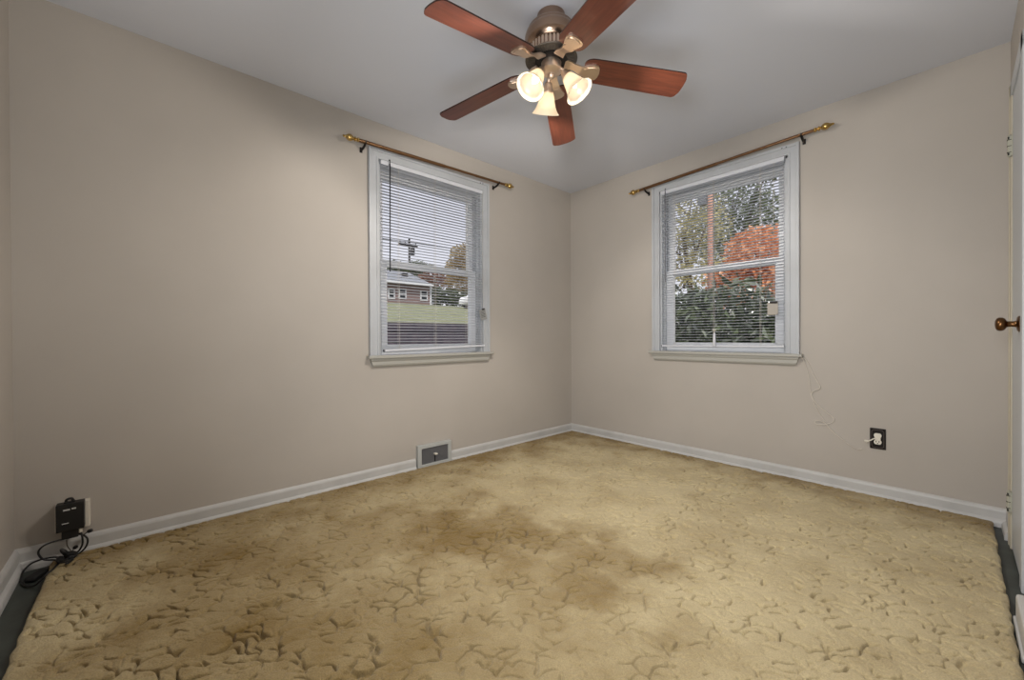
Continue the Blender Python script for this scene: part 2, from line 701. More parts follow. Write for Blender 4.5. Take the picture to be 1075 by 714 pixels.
# ------------------------------------------------------------------ windows
def make_window(name, loc, rz, W, label):
    """local frame: x along the wall (left to right seen from the room), -y into the room, z up"""
    root = thing(name, label, 'window', loc, rz)
    root['kind'] = 'structure'
    a, b = CAS, W - CAS
    # casing with a raised outer band and an inner bead, mitre drawn by overlapping profiles
    bm = bmesh.new()
    for s, (u0, u1) in ((1, (0, CAS)), (-1, (W, W - CAS))):
        def seg(d0, d1, y, z1, bev=0.003):
            p, q = sorted((u0 + s * d0, u0 + s * d1))
            box(bm, p, q, -y, 0.0, ZS, z1, bev)
        seg(0.0, 0.020, 0.024, 2.257)
        seg(0.018, 0.056, 0.015, 2.240)
        seg(0.052, CAS, 0.020, 2.205, 0.004)
    box(bm, 0.001, W - 0.001, -0.0232, -0.001, 2.237, 2.2565, 0.003)
    box(bm, 0.020, W - 0.020, -0.0142, -0.001, 2.203, 2.2385, 0.003)
    box(bm, CAS - 0.011, W - CAS + 0.011, -0.0192, -0.001, 2.190, 2.2045, 0.004)
    obj('casing', bm, m_trim, root)
    # jamb liner
    bm = bmesh.new()
    for u0, u1 in ((a - 0.002, a + 0.016), (b - 0.016, b + 0.002)):
        box(bm, u0, u1, 0, 0.15, ZS, ZT)
    for u0, u1 in ((a + 0.014, a + 0.034), (b - 0.034, b - 0.014)):
        box(bm, u0, u1, 0.028, 0.046, ZS, ZT, 0.003)
        box(bm, u0, u1, 0.078, 0.088, ZS, ZT, 0.002)
    box(bm, a, b, 0, 0.15, ZT - 0.016, ZT + 0.002)
    box(bm, a + 0.014, b - 0.014, 0.028, 0.046, ZT - 0.036, ZT - 0.014, 0.003)
    obj('jamb', bm, m_trim, root)
    # stool and apron
    bm = bmesh.new()
    prism(bm, [(-0.046, 0.834), (-0.050, 0.838), (-0.050, 0.850), (-0.046, 0.855), (0.0, 0.856), (0.04, 0.856), (0.04, 0.834)], -0.018, W + 0.018, 'x')
    obj('stool', bm, m_sill, root)
    bm = bmesh.new()
    t = bmesh.new()
    prof = [(0.0, 0.834), (-0.034, 0.834), (-0.034, 0.822), (-0.026, 0.812), (-0.026, 0.792), (-0.020, 0.782), (-0.012, 0.776), (0.0, 0.776)]
    ins = [0.0, 0.0, 0.002, 0.008, 0.014, 0.02, 0.026, 0.026]
    va = [t.verts.new((i, y, z)) for (y, z), i in zip(prof, ins)]
    vb = [t.verts.new((W - i, y, z)) for (y, z), i in zip(prof, ins)]
    t.faces.new(va)
    t.faces.new(vb[::-1])
    for i in range(len(prof)):
        j = (i + 1) % len(prof)
        t.faces.new((va[i], vb[i], vb[j], va[j]))
    merge(bm, t)
    obj('apron', bm, m_sill, root)
    # outer sill outside the sash
    bm = bmesh.new()
    box(bm, a, b, 0.04, 0.19, 0.80, 0.853)
    obj('outer_sill', bm, m_trim, root)

    def sash(y0, y1, z0, z1, st, rb, rt_, glaze):
        bm = bmesh.new()
        p, q = a + 0.016, b - 0.016
        box(bm, p, p + st, y0, y1, z0, z1, 0.004)
        box(bm, q - st, q, y0, y1, z0, z1, 0.004)
        box(bm, p + 0.002, q - 0.002, y0 + 0.001, y1 - 0.001, z0 + 0.0005, z0 + rb, 0.003)
        box(bm, p + 0.002, q - 0.002, y0 + 0.001, y1 - 0.001, z1 - rt_, z1 - 0.0005, 0.003)
        ym = (y0 + y1) / 2
        for u0, u1, w0, w1 in ((p + st - 0.002, p + st + 0.010, z0 + rb, z1 - rt_), (q - st - 0.010, q - st + 0.002, z0 + rb, z1 - rt_),
                               (p + st, q - st, z0 + rb - 0.002, z0 + rb + 0.010), (p + st, q - st, z1 - rt_ - 0.010, z1 - rt_ + 0.002)):
            box(bm, u0, u1, ym - 0.009, ym + 0.009, w0, w1, 0.002)
        s = obj('sash', bm, m_vinyl, root)
        bm = bmesh.new()
        box(bm, p + st, q - st, ym - 0.002, ym + 0.002, z0 + rb, z1 - rt_)
        obj('pane', bm, m_glass, s)
        return s
    sash(0.090, 0.124, 1.484, ZT - 0.018, 0.054, 0.034, 0.062, True)
    low = sash(0.048, 0.084, 0.858, 1.526, 0.066, 0.056, 0.036, True)
    bm = bmesh.new()
    lathe(bm, [(0.016, 0), (0.016, 0.008), (0.010, 0.013)], 20, T(W / 2, 0.066, 1.526))
    box(bm, W / 2 - 0.006, W / 2 + 0.034, 0.060, 0.072, 1.532, 1.541, 0.003)
    obj('sash_lock', bm, m_sill, low)
    # dark nail heads left on the head casing
    bm = bmesh.new()
    for u in (W - 0.10, W - 0.075):
        box(bm, u, u + 0.008, -0.027, -0.022, 2.239, 2.244, 0.001)
    obj('hook', bm, m_iron, root)
    return root


make_window('window_1', (0, WA0, 0), PI / 2, WAW, 'white double hung window on the left showing grass and a brick house')
make_window('window_2', (WB0, 0, 0), 0, WBW, 'white double hung window on the right showing orange and green trees')


# ------------------------------------------------------------------ blinds
def make_blind(loc, rz, u0, u1, rail, wand_u, wand_mat, tag_spec, cords, label, tassel=None):
    root = thing('window_blind', label, 'blind', loc, rz, 'white mini blinds on the two windows')
    yc = -0.004
    bm = bmesh.new()
    prism(bm, [(-0.017, 2.160), (-0.017, 2.188), (0.012, 2.188), (0.012, 2.160), (0.008, 2.160), (0.008, 2.164), (-0.013, 2.164), (-0.013, 2.160)], u0 - 0.004, u1 + 0.004, 'x')
    obj('headrail', bm, m_slat, root)
    verts, faces = [], []
    pitch = 0.0207
    z = 2.146
    zb0, zb1 = rail
    rng = random.Random(3)
    k = 0
    while z > max(zb0, zb1) + 0.014:
        zz = z
        tilt = math.radians(2 + rng.uniform(-1.2, 1.2))
        sk = rng.uniform(-0.0012, 0.0012)
        NS = 6
        base = len(verts)
        for end, u in ((0, u0 + rng.uniform(-0.0015, 0.0015)), (1, u1 + rng.uniform(-0.0015, 0.0015))):
            for side in (1, -1):
                for i in range(NS + 1):
                    t = i / NS * 2 - 1
                    yy = t * 0.0125
                    hh = 0.0024 * (1 - t * t) + side * 0.00028
                    y2 = yy * math.cos(tilt) + hh * math.sin(tilt)
                    z2 = -yy * math.sin(tilt) + hh * math.cos(tilt)
                    verts.append((u, yc + y2, zz + z2 + sk * (1 if end else -1)))
        n1 = NS + 1
        for i in range(NS):
            faces.append((base + i, base + i + 1, base + 2 * n1 + i + 1, base + 2 * n1 + i))
            faces.append((base + n1 + i + 1, base + n1 + i, base + 3 * n1 + i, base + 3 * n1 + i + 1))
        faces.append((base + 0, base + 2 * n1, base + 3 * n1, base + n1))
        faces.append((base + NS, base + n1 + NS, base + 3 * n1 + NS, base + 2 * n1 + NS))
        for e in (0, 2 * n1):
            for i in range(NS):
                f = (base + e + i, base + e + n1 + i, base + e + n1 + i + 1, base + e + i + 1)
                faces.append(f)
        z -= pitch
        k += 1
    raw('slats', verts, faces, m_slat, root)
    # bottom rail, may hang askew
    bm = bmesh.new()
    L = u1 - u0
    ang = math.atan2(zb1 - zb0, L)
    sh = tag_spec.get('shift', 0.0)
    Mx = T((u0 + u1) / 2 + sh, yc - tag_spec.get('rail_out', 0.0), (zb0 + zb1) / 2) @ Matrix.Rotation(-ang, 4, 'Y')
    t = bmesh.new()
    pts = [(-0.013, -0.004), (-0.011, 0.006), (-0.004, 0.009), (0.004, 0.009), (0.011, 0.006), (0.013, -0.004), (0.010, -0.008), (-0.010, -0.008)]
    prism(bm, pts, -L / 2, L / 2, 'x', Mx)
    r = obj('bottom_rail', bm, m_slat, root)
    for s in (-1, 1):
        bm = bmesh.new()
        prism(bm, [(p[0] * 1.06, p[1] * 1.06) for p in pts], s * L / 2 - (0.004 if s > 0 else 0.002), s * L / 2 + (0.002 if s > 0 else 0.004), 'x', Mx)
        obj('end_cap', bm, m_wand_l if s < 0 else m_vinyl, r)
    # ladder cords
    for u in cords:
        bm = bmesh.new()
        f = (u - u0) / L
        zb = zb0 + (zb1 - zb0) * f
        for y in (yc - 0.0135, yc + 0.0135):
            tube(bm, [(u, y, 2.162), (u, y, zb)], 0.0007, 5)
        tube(bm, [(u + 0.002, yc, 2.162), (u + 0.002, yc, zb)], 0.0006, 5)
        obj('ladder_cord', bm, m_cord, root)
    # tilt wand with its hook
    bm = bmesh.new()
    tube(bm, [(wand_u, yc - 0.026, 2.170), (wand_u, yc - 0.030, 2.140), (wand_u - 0.002, yc - 0.026, 1.43)], 0.0042, 6)
    w = obj('tilt_wand', bm, wand_mat, root)
    bm = bmesh.new()
    tube(bm, catmull([(wand_u, yc - 0.012, 2.196), (wand_u, yc - 0.026, 2.198), (wand_u, yc - 0.028, 2.182), (wand_u, yc - 0.026, 2.168)], 5), 0.0026, 6)
    obj('wand_hook', bm, wand_mat, w)
    # hanging paper tag
    ts = tag_spec
    bm = bmesh.new()
    Mt = T(ts['u'], yc - 0.022, ts['z']) @ Matrix.Rotation(math.radians(ts['rot']), 4, 'Y')
    box(bm, -ts['w'] / 2, ts['w'] / 2, -0.0006, 0.0006, -ts['h'], 0, 0, mtx=Mt)
    tg = obj('warning_tag', bm, ts['mat'], root)
    bm = bmesh.new()
    box(bm, ts['cx'] - ts['cw'] / 2, ts['cx'] + ts['cw'] / 2, -0.003, 0.002, -0.008, 0.006, 0.001, mtx=Mt)
    obj('tag_clip', bm, m_iron, tg)
    if ts.get('lines'):
        bm = bmesh.new()
        for i in range(5):
            box(bm, -ts['w'] * 0.34, ts['w'] * (0.34 - 0.06 * (i % 2)), -0.0012, -0.0006, -0.020 - 0.011 * i, -0.017 - 0.011 * i, mtx=Mt)
        obj('tag_print', bm, m_wand_d, tg)
    # lift cord
    bm = bmesh.new()
    tube(bm, [(ts['u'] + ts['cx'], yc - 0.018, 2.165), (ts['u'] + ts['cx'] * 0.8, yc - 0.021, 1.7), (ts['u'] + ts['cx'], yc - 0.022, ts['z'])], 0.0009, 5)
    obj('lift_cord', bm, m_cord, root)
    if tassel:
        bm = bmesh.new()
        lathe(bm, [(0.005, 0.10), (0.0095, 0.092), (0.0105, 0.02), (0.0105, 0.002), (0.008, 0.0)], 14, T(tassel, yc - 0.024, 0.900))
        obj('cord_tassel', bm, m_slat, root, smooth=True, angle=40)
        bm = bmesh.new()
        tube(bm, [(tassel, yc - 0.024, 1.0), (tassel, yc - 0.024, 1.022)], 0.003, 6)
        box(bm, tassel - 0.012, tassel + 0.012, yc - 0.026, yc - 0.022, 1.018, 1.024)
        obj('tassel_cord', bm, m_cord, root)
    return root


make_blind((0, WA0, 0), PI / 2, 0.088, WAW - 0.072, (0.886, 0.908), 0.142, m_wand_d,
           dict(u=0.940, z=1.205, w=0.066, h=0.088, rot=-14, mat=m_tag, cx=0.014, cw=0.026, lines=True, shift=0.012, rail_out=0.006),
           (0.215, 0.51, 0.80), 'white mini blind over the left window with a backlit dark wand and crooked bottom rail')
make_blind((WB0, 0, 0), 0, 0.082, WBW - 0.090, (0.897, 0.903), 0.126, m_wand_l,
           dict(u=0.895, z=1.205, w=0.063, h=0.085, rot=0, mat=m_card, cx=0.006, cw=0.046, shift=0.0),
           (0.19, 0.50, 0.815), 'white mini blind over the right window with a grey wand and square tag', tassel=0.512)


# ------------------------------------------------------------------ curtain rods
def finial(bm, s):
    # along +x when s=1
    Mx = Matrix.Rotation(s * PI / 2, 4, 'Y')
    prof = [(0.0105, 0), (0.0135, 0.004), (0.0135, 0.012), (0.008, 0.016), (0.008, 0.020), (0.015, 0.024), (0.015, 0.028), (0.008, 0.033), (0.009, 0.038),
            (0.017, 0.044), (0.021, 0.055), (0.021, 0.065), (0.016, 0.075), (0.009, 0.083), (0.006, 0.092), (0.008, 0.096), (0.004, 0.102), (0.001, 0.104)]
    lathe(bm, prof, 20, Mx)


def make_rod(loc, rz, u0, u1, z0, z1, bu0, bu1, label):
    root = thing('curtain_rod', label, 'curtain rod', loc, rz, 'curtain rods above the two windows')
    out = -0.072
    bm = bmesh.new()
    um = u0 + (u1 - u0) * 0.52
    zm = z0 + (z1 - z0) * 0.52
    tube(bm, [(u0, out, z0), (um, out, zm)], 0.0115, 14)
    tube(bm, [(um - 0.02, out, zm), (u1, out, z1)], 0.0098, 14)
    obj('rod', bm, m_rod, root, smooth=True, angle=50)
    ang = math.atan2(z1 - z0, u1 - u0)
    for u, z, s in ((u0, z0, -1), (u1, z1, 1)):
        bm = bmesh.new()
        finial(bm, s)
        f = obj('finial', bm, m_brass, root, smooth=True, angle=40)
        f.location = (u, out, z)
        f.rotation_euler = (0, -ang, 0)
    for u, z in ((bu0, z0), (bu1, z1)):
        bm = bmesh.new()
        zr = z - 0.014
        box(bm, u - 0.009, u + 0.009, -0.004, 0.0, zr - 0.030, zr + 0.006, 0.0015)
        P = catmull([(u, -0.003, zr - 0.016), (u, -0.03, zr - 0.013), (u, -0.058, zr - 0.006), (u, out, zr + 0.002)], 5)
        tube(bm, P, 0.0075, 8)
        # cup under the rod
        pts = []
        for k in range(9):
            a = math.radians(170 + 25 * k)
            pts.append((u, out + 0.0145 * math.cos(a), z + 0.0145 * math.sin(a)))
        tube(bm, pts, 0.004, 6)
        obj('bracket', bm, m_iron, root, smooth=True, angle=40)
    return root


make_rod((0, WA0, 0), PI / 2, -0.085, 1.155, 2.243, 2.272, -0.045, 1.085, 'brown curtain rod with brass finials above the window facing the brick house')
make_rod((WB0, 0, 0), 0, -0.085, 1.135, 2.231, 2.275, -0.033, 1.070, 'brown curtain rod with brass finials above the window facing the orange tree')


# ------------------------------------------------------------------ ceiling fan
FX, FY = 1.398, -1.83
fan = thing('ceiling_fan', 'bronze ceiling fan with five red brown blades and three lit glass shades', 'ceiling fan', (FX, FY, H))
bm = bmesh.new()
lathe(bm, [(0.064, 0.0), (0.064, -0.012), (0.062, -0.03), (0.066, -0.038), (0.07, -0.05), (0.07, -0.06)], 48)
obj('canopy', bm, m_bronze, fan, smooth=True, angle=35)
bm = bmesh.new()
lathe(bm, [(0.066, -0.052), (0.090, -0.055), (0.104, -0.062), (0.108, -0.068), (0.108, -0.075), (0.114, -0.080), (0.120, -0.098), (0.120, -0.116), (0.115, -0.132),
           (0.107, -0.144), (0.101, -0.149), (0.096, -0.151), (0.096, -0.182), (0.101, -0.184), (0.104, -0.190), (0.104, -0.197), (0.098, -0.200)], 64, caps=False)
housing = obj('motor_housing', bm, m_bronze, fan, smooth=True, angle=35)
bm = bmesh.new()
for k in range(36):
    a = 2 * PI * k / 36
    box(bm, 0.092, 0.1015, -0.0048, 0.0048, -0.185, -0.149, 0.002, 1, mtx=Matrix.Rotation(a, 4, 'Z'))
obj('vent_ribs', bm, m_bronze_lt, housing)
bm = bmesh.new()
lathe(bm, [(0.0955, -0.152), (0.0955, -0.183)], 48, caps=False)
lathe(bm, [(0.09, -0.1985), (0.116, -0.1985), (0.119, -0.200), (0.117, -0.2025), (0.110, -0.203), (0.05, -0.204)], 48, caps=False)
for k in range(48):
    box(bm, 0.066, 0.106, -0.002, 0.002, -0.207, -0.202, mtx=Matrix.Rotation(2 * PI * k / 48, 4, 'Z'))
obj('motor_underside', bm, m_dark_metal, housing)
bm = bmesh.new()
lathe(bm, [(0.05, -0.19), (0.072, -0.196), (0.074, -0.199), (0.074, -0.211), (0.070, -0.214), (0.05, -0.215)], 40)
obj('flywheel', bm, m_iron, fan, smooth=True, angle=35)

BLADE_Z = 2.222 - H
DROOP = math.radians(6.1)
BPITCH = math.radians(-12)


def blade_outline():
    pts = []
    r0, r1 = 0.150, 0.632
    w0, w1 = 0.062, 0.069
    # root with rounded shoulders
    for k in range(7):
        a = math.radians(180 - 90 * k / 6)
        pts.append((r0 + 0.045 + 0.045 * math.cos(a), w0 - 0.030 + 0.030 * math.sin(a)))
    for k in range(1, 8):
        t = k / 8
        pts.append((r0 + 0.045 + (r1 - 0.03 - r0 - 0.045) * t, w0 + (w1 - w0) * (t ** 0.8)))
    for k in range(7):
        a = math.radians(90 - 78 * k / 6)
        pts.append((r1 - 0.03 + 0.022 * math.cos(a), w1 - 0.022 + 0.022 * math.sin(a)))
    for k in range(1, 4):
        t = k / 4
        y = (w1 - 0.018) * (1 - t)
        pts.append((r1 - 0.0085 + 0.0085 * (1 - (y / w1) ** 2), y))
    low = [(x, -y) for x, y in pts[::-1]]
    return pts + [(r1, 0)] + low


for k in range(5):
    ang = math.radians(53 + 72 * k)
    bm = bmesh.new()
    t = bmesh.new()
    ol = blade_outline()
    vt = [t.verts.new((x, y, 0.003)) for x, y in ol]
    vb = [t.verts.new((x, y, -0.003)) for x, y in ol]
    t.faces.new(vt).material_index = 1
    t.faces.new(vb[::-1])
    for i in range(len(ol)):
        j = (i + 1) % len(ol)
        f = t.faces.new((vt[i], vb[i], vb[j], vt[j]))
        f.material_index = 1
    merge(bm, t)
    b = obj('blade', bm, [m_wood, m_wood_edge], fan)
    b.location = (0, 0, BLADE_Z)
    b.rotation_euler = (Matrix.Rotation(ang, 3, 'Z') @ Matrix.Rotation(DROOP, 3, 'Y') @ Matrix.Rotation(BPITCH, 3, 'X')).to_euler()
    # iron: arm from the flywheel, then a shield plate screwed under the blade
    bm = bmesh.new()
    Rm = Matrix.Rotation(BPITCH, 4, 'X').inverted()
    arm = catmull([(0.062, 0, 0.010), (0.088, 0, 0.012), (0.112, 0, 0.004), (0.138, 0, -0.007), (0.165, 0, -0.010)], 6)
    t = bmesh.new()
    rings = []
    for i, p in enumerate(arm):
        f = i / (len(arm) - 1)
        w = 0.016 + 0.010 * abs(f - 0.45) * 2
        rings.append([t.verts.new((p.x, sx * w, p.z + sz * 0.004)) for sx, sz in ((-1, -1), (1, -1), (1, 1), (-1, 1))])
    for i in range(len(rings) - 1):
        for q in range(4):
            t.faces.new((rings[i][q], rings[i][(q + 1) % 4], rings[i + 1][(q + 1) % 4], rings[i + 1][q]))
    t.faces.new(rings[0][::-1])
    t.faces.new(rings[-1])
    merge(bm, t)
    plate = [(0.142, -0.020), (0.160, -0.027), (0.200, -0.040), (0.214, -0.036), (0.222, -0.022), (0.2255, 0.0), (0.222, 0.022), (0.214, 0.036), (0.200, 0.040), (0.160, 0.027), (0.142, 0.020)]
    prism(bm, plate, -0.0105, -0.003, 'z')
    inner = [(0.152 + (x - 0.152) * 0.80 + 0.006, y * 0.72) for x, y in plate]
    prism(bm, inner, -0.014, -0.010, 'z')
    ir = obj('blade_iron', bm, m_bronze_lt, b)

# light kit
kit_prof = [(0.056, -0.198), (0.060, -0.202), (0.060, -0.207), (0.050, -0.211), (0.046, -0.213), (0.046, -0.244), (0.049, -0.246), (0.049, -0.251), (0.042, -0.255),
            (0.030, -0.259), (0.018, -0.262), (0.014, -0.264), (0.013, -0.267), (0.016, -0.273), (0.013, -0.280), (0.006, -0.285), (0.001, -0.286)]
bm = bmesh.new()
lathe(bm, kit_prof, 40)
kit = obj('light_kit', bm, m_bronze_lt, fan, smooth=True, angle=35)
SH_TILT = math.radians(34)      # from straight down outwards
for k, az in enumerate((27, 145, 267)):
    a = math.radians(az)
    d = Vector((math.sin(SH_TILT) * math.cos(a), math.sin(SH_TILT) * math.sin(a), -math.cos(SH_TILT)))
    h = Vector((math.cos(a), math.sin(a), 0))
    p0 = h * 0.034 + Vector((0, 0, -0.250))
    p1 = h * 0.048 + Vector((0, 0, -0.252))
    p2 = p1 + d * 0.018
    bm = bmesh.new()
    tube(bm, catmull([p0, h * 0.042 + Vector((0, 0, -0.249)), p1, p2], 5), 0.009, 10)
    Ms = T(*p2) @ align(d)
    lathe(bm, [(0.010, -0.004), (0.016, 0.0), (0.019, 0.012), (0.023, 0.024), (0.027, 0.030), (0.027, 0.036), (0.022, 0.037)], 24, Ms)
    obj('lamp_socket', bm, m_bronze_lt, fan, smooth=True, angle=40)
    # bell shaped shade, a shell with thickness
    pr = [(0.022, 0.026), (0.026, 0.032), (0.030, 0.045), (0.035, 0.062), (0.040, 0.080), (0.046, 0.098), (0.053, 0.112), (0.062, 0.124), (0.066, 0.128)]
    inn = [(r - 0.003, z + 0.0005) for r, z in pr[::-1]]
    bm = bmesh.new()
    lathe(bm, pr + [(0.0655, 0.1295)] + inn, 36, Ms, caps=False)
    sh = obj('lamp_shade', bm, m_shade, fan, smooth=True)
    bm = bmesh.new()
    lathe(bm, [(0.008, 0.034), (0.010, 0.046), (0.015, 0.058), (0.0165, 0.068), (0.014, 0.080), (0.008, 0.091), (0.003, 0.099), (0.0006, 0.101)], 20, Ms)
    bulb = obj('bulb', bm, m_bulb, sh, smooth=True)
    ld = bpy.data.lights.new('bulb_glow', 'POINT')
    ld.energy = GLOW
    ld.color = (1.0, 0.86, 0.68)
    ld.shadow_soft_size = 0.006
    lo = bpy.data.objects.new('bulb_glow', ld)
    C.objects.link(lo)
    lo.parent = fan
    lo.location = p2 + d * 0.109
    ls = bpy.data.lights.new('bulb_beam', 'SPOT')
    ls.energy = BULB
    ls.color = (1.0, 0.93, 0.84)
    ls.shadow_soft_size = 0.03
    ls.spot_size = math.radians(172)
    ls.spot_blend = 0.25
    lo = bpy.data.objects.new('bulb_beam', ls)
    C.objects.link(lo)
    lo.parent = fan
    lo.location = p2 + d * 0.134
    lo.rotation_euler = d.to_track_quat('-Z', 'Y').to_euler()

# ------------------------------------------------------------------ floor register
reg = thing('floor_register', 'grey white metal wall register with dark grille at the baseboard', 'vent', (0, -1.765, 0))
bm = bmesh.new()
# local: y along wall, x out
W_, Z0, Z1, D = 0.287, 0.022, 0.186, 0.032
fr = 0.030
box(bm, 0.0, D, 0.0, fr, Z0, Z1, 0.004)
box(bm, 0.0, D, W_ - fr, W_, Z0, Z1, 0.004)
box(bm, 0.0, D - 0.001, 0.005, W_ - 0.005, Z0 + 0.001, Z0 + 0.022, 0.003)
box(bm, 0.0, D - 0.001, 0.005, W_ - 0.005, Z1 - 0.026, Z1 - 0.001, 0.003)
obj('frame', bm, m_register, reg)
bm = bmesh.new()
box(bm, 0.0, 0.016, fr - 0.002, W_ - fr + 0.002, Z0 + 0.02, Z1 - 0.024)
nf = 40
for i in range(nf):
    y = fr + (W_ - 2 * fr) * (i + 0.5) / nf
    box(bm, 0.014, 0.024, y - 0.0014, y + 0.0014, Z0 + 0.02, Z1 - 0.024)
for i in range(9):
    z = Z0 + 0.022 + (Z1 - Z0 - 0.048) * (i + 0.5) / 9
    box(bm, 0.014, 0.022, fr, W_ - fr, z - 0.001, z + 0.001)
obj('grille', bm, m_grille, reg)
bm = bmesh.new()
box(bm, 0.020, 0.027, W_ * 0.50 - 0.004, W_ * 0.50 + 0.004, Z0 + 0.026, Z0 + 0.088)
lev = obj('lever_slot', bm, m_slot, reg)
bm = bmesh.new()
box(bm, 0.022, 0.046, W_ * 0.50 - 0.011, W_ * 0.50 + 0.013, Z0 + 0.080, Z0 + 0.091, 0.003)
obj('lever', bm, m_ivory, reg)

# ------------------------------------------------------------------ outlet on the back wall
outl = thing('wall_outlet', 'dark brown outlet plate with an ivory receptacle on the wall below the window', 'outlet', (2.2965, 0, 0.300))
bm = bmesh.new()
box(bm, 0, 0.0705, -0.006, 0, 0, 0.1225, 0.003)
obj('plate', bm, m_brown, outl)
bm = bmesh.new()
def rrect(x0, x1, z0, z1, r, n=5):
    o = []
    for cx, cz, a0 in ((x1 - r, z1 - r, 0), (x0 + r, z1 - r, 90), (x0 + r, z0 + r, 180), (x1 - r, z0 + r, 270)):
        for k in range(n + 1):
            a = math.radians(a0 + 90 * k / n)
            o.append(Vector((cx + r * math.cos(a), -0.0066, cz + r * math.sin(a))))
    return o + [o[0]]
tube(bm, rrect(0.0085, 0.062, 0.009, 0.1135, 0.014), 0.0016, 6)
obj('plate_ridge', bm, m_brown2, outl)
bm = bmesh.new()
for zc in (0.0805, 0.042):
    t = bmesh.new()
    pts = []
    for k in range(24):
        a = 2 * PI * k / 24
        pts.append((0.03525 + 0.0172 * math.cos(a), zc + max(-0.0135, min(0.0135, 0.0172 * math.sin(a)))))
    prism(bm, pts, -0.010, -0.004, 'y')
box(bm, 0.0225, 0.048, -0.0085, -0.004, 0.05, 0.072, 0.001)
rec = obj('receptacle', bm, m_ivory, outl)
bm = bmesh.new()
for x in (0.0285, 0.0415):
    box(bm, x - 0.0016, x + 0.0016, -0.0104, -0.0095, 0.040, 0.050)
lathe(bm, [(0.0028, 0), (0.0028, 0.001)], 10, T(0.035, -0.0096, 0.034) @ Matrix.Rotation(PI / 2, 4, 'X'))
obj('slot', bm, m_slot, rec)

# thin white wire straggling from the sill to the outlet
bm = bmesh.new()
Y = -0.008
P = [(1.945, -0.012, 0.835), (1.975, Y, 0.825), (1.996, Y, 0.79), (2.022, Y, 0.72), (2.053, Y, 0.655), (2.050, Y, 0.632), (2.018, Y, 0.612), (2.012, Y, 0.585), (2.035, Y, 0.54),
     (2.085, Y, 0.49), (2.124, Y, 0.455), (2.120, Y, 0.43), (2.090, -0.010, 0.412), (2.052, -0.012, 0.402), (2.030, -0.010, 0.410), (2.032, -0.012, 0.424), (2.060, -0.012, 0.428), (2.085, -0.008, 0.413),
     (2.115, Y, 0.375), (2.160, Y, 0.335), (2.205, Y, 0.30), (2.240, Y, 0.283), (2.262, Y, 0.288)]
tube(bm, catmull(P, 6), 0.0023, 6)
P2 = [(1.960, -0.010, 0.835), (1.985, Y, 0.76), (2.000, Y, 0.68), (2.008, Y, 0.60), (2.030, Y, 0.52), (2.060, Y, 0.46), (2.085, Y, 0.425)]
tube(bm, catmull(P2, 6), 0.0016, 6)
wire = obj('wire', bm, m_cord, smooth=True)
tag(wire, 'thin whitish wire straggling down the wall from the windowsill towards the outlet', 'wire')
bm = bmesh.new()
tube(bm, [(2.281, -0.013, 0.333), (2.302, -0.018, 0.350), (2.322, -0.016, 0.366)], 0.0034, 8)
lathe(bm, [(0.0065, 0), (0.0075, 0.006), (0.0065, 0.016), (0.004, 0.018)], 12, T(2.290, -0.012, 0.340) @ align((-0.8, -0.3, 0.1)))
pl = obj('wire_end', bm, m_ivory, outl)
pl.location = (-2.2965, 0, -0.300)

# ------------------------------------------------------------------ closet door and its trim on the right wall
door = thing('door_1', 'white closet door with an aged brass knob at the right edge', 'door', (WX - 0.012, DY0, 0))
door['kind'] = 'structure'
bm = bmesh.new()
DW = DY1 - DY0
box(bm, 0.0, 0.04, 0.010, DW - 0.004, 0.012, 2.043, 0.003)
obj('door_panel', bm, m_door, door)
bm = bmesh.new()
Kx = Matrix.Rotation(-PI / 2, 4, 'Y')
lathe(bm, [(0.032, 0), (0.032, 0.004), (0.026, 0.008), (0.014, 0.010), (0.0115, 0.014), (0.0115, 0.030), (0.013, 0.033), (0.016, 0.035), (0.023, 0.038), (0.0275, 0.045),
           (0.0275, 0.054), (0.024, 0.060), (0.014, 0.064), (0.001, 0.065)], 32, T(0, 0.068, 1.016) @ Kx)
obj('door_knob', bm, m_knob, door, smooth=True, angle=40)
for z in (1.825, 0.215):
    bm = bmesh.new()
    lathe(bm, [(0.0065, -0.045), (0.0065, 0.045)], 12, T(-0.009, DW + 0.0, z))
    for zz in (-0.048, 0.046):
        lathe(bm, [(0.004, 0), (0.007, 0.002), (0.004, 0.005)], 12, T(-0.009, DW, z + zz))
    box(bm, -0.010, 0.0, DW - 0.006, DW + 0.004, z - 0.044, z + 0.044)
    h = obj('hinge', bm, m_hinge, door)
    bm = bmesh.new()
    for zz in (-0.028, 0.0, 0.028):
        box(bm, -0.0165, -0.004, DW - 0.0068, DW + 0.0068, z + zz - 0.0012, z + zz + 0.0012)
    for zz in (-0.036, 0.036):
        box(bm, -0.0145, -0.010, DW - 0.009, DW - 0.003, z + zz - 0.005, z + zz + 0.005)
    obj('hinge_gap', bm, m_slot, h)
bm = bmesh.new()
cx0 = WX - 0.017
box(bm, cx0, WX, DY1 + 0.004, DY1 + 0.066, 0, 2.115, 0.004)
box(bm, cx0 - 0.003, WX, DY1 + 0.050, DY1 + 0.068, 0, 2.118, 0.004)
tag(obj('trim_2', bm, m_cream), 'cream door casing on the hinge side of the closet door', 'trim', kind='structure')
bm = bmesh.new()
box(bm, cx0, WX, DY0 - 0.066, DY0 + 0.002, 0, 2.115, 0.004)
box(bm, cx0, WX, DY0 - 0.066, DY1 + 0.066, 2.052, 2.115, 0.004)
tag(obj('trim_3', bm, m_door), 'white casing above and on the knob side of the closet door', 'trim', kind='structure')

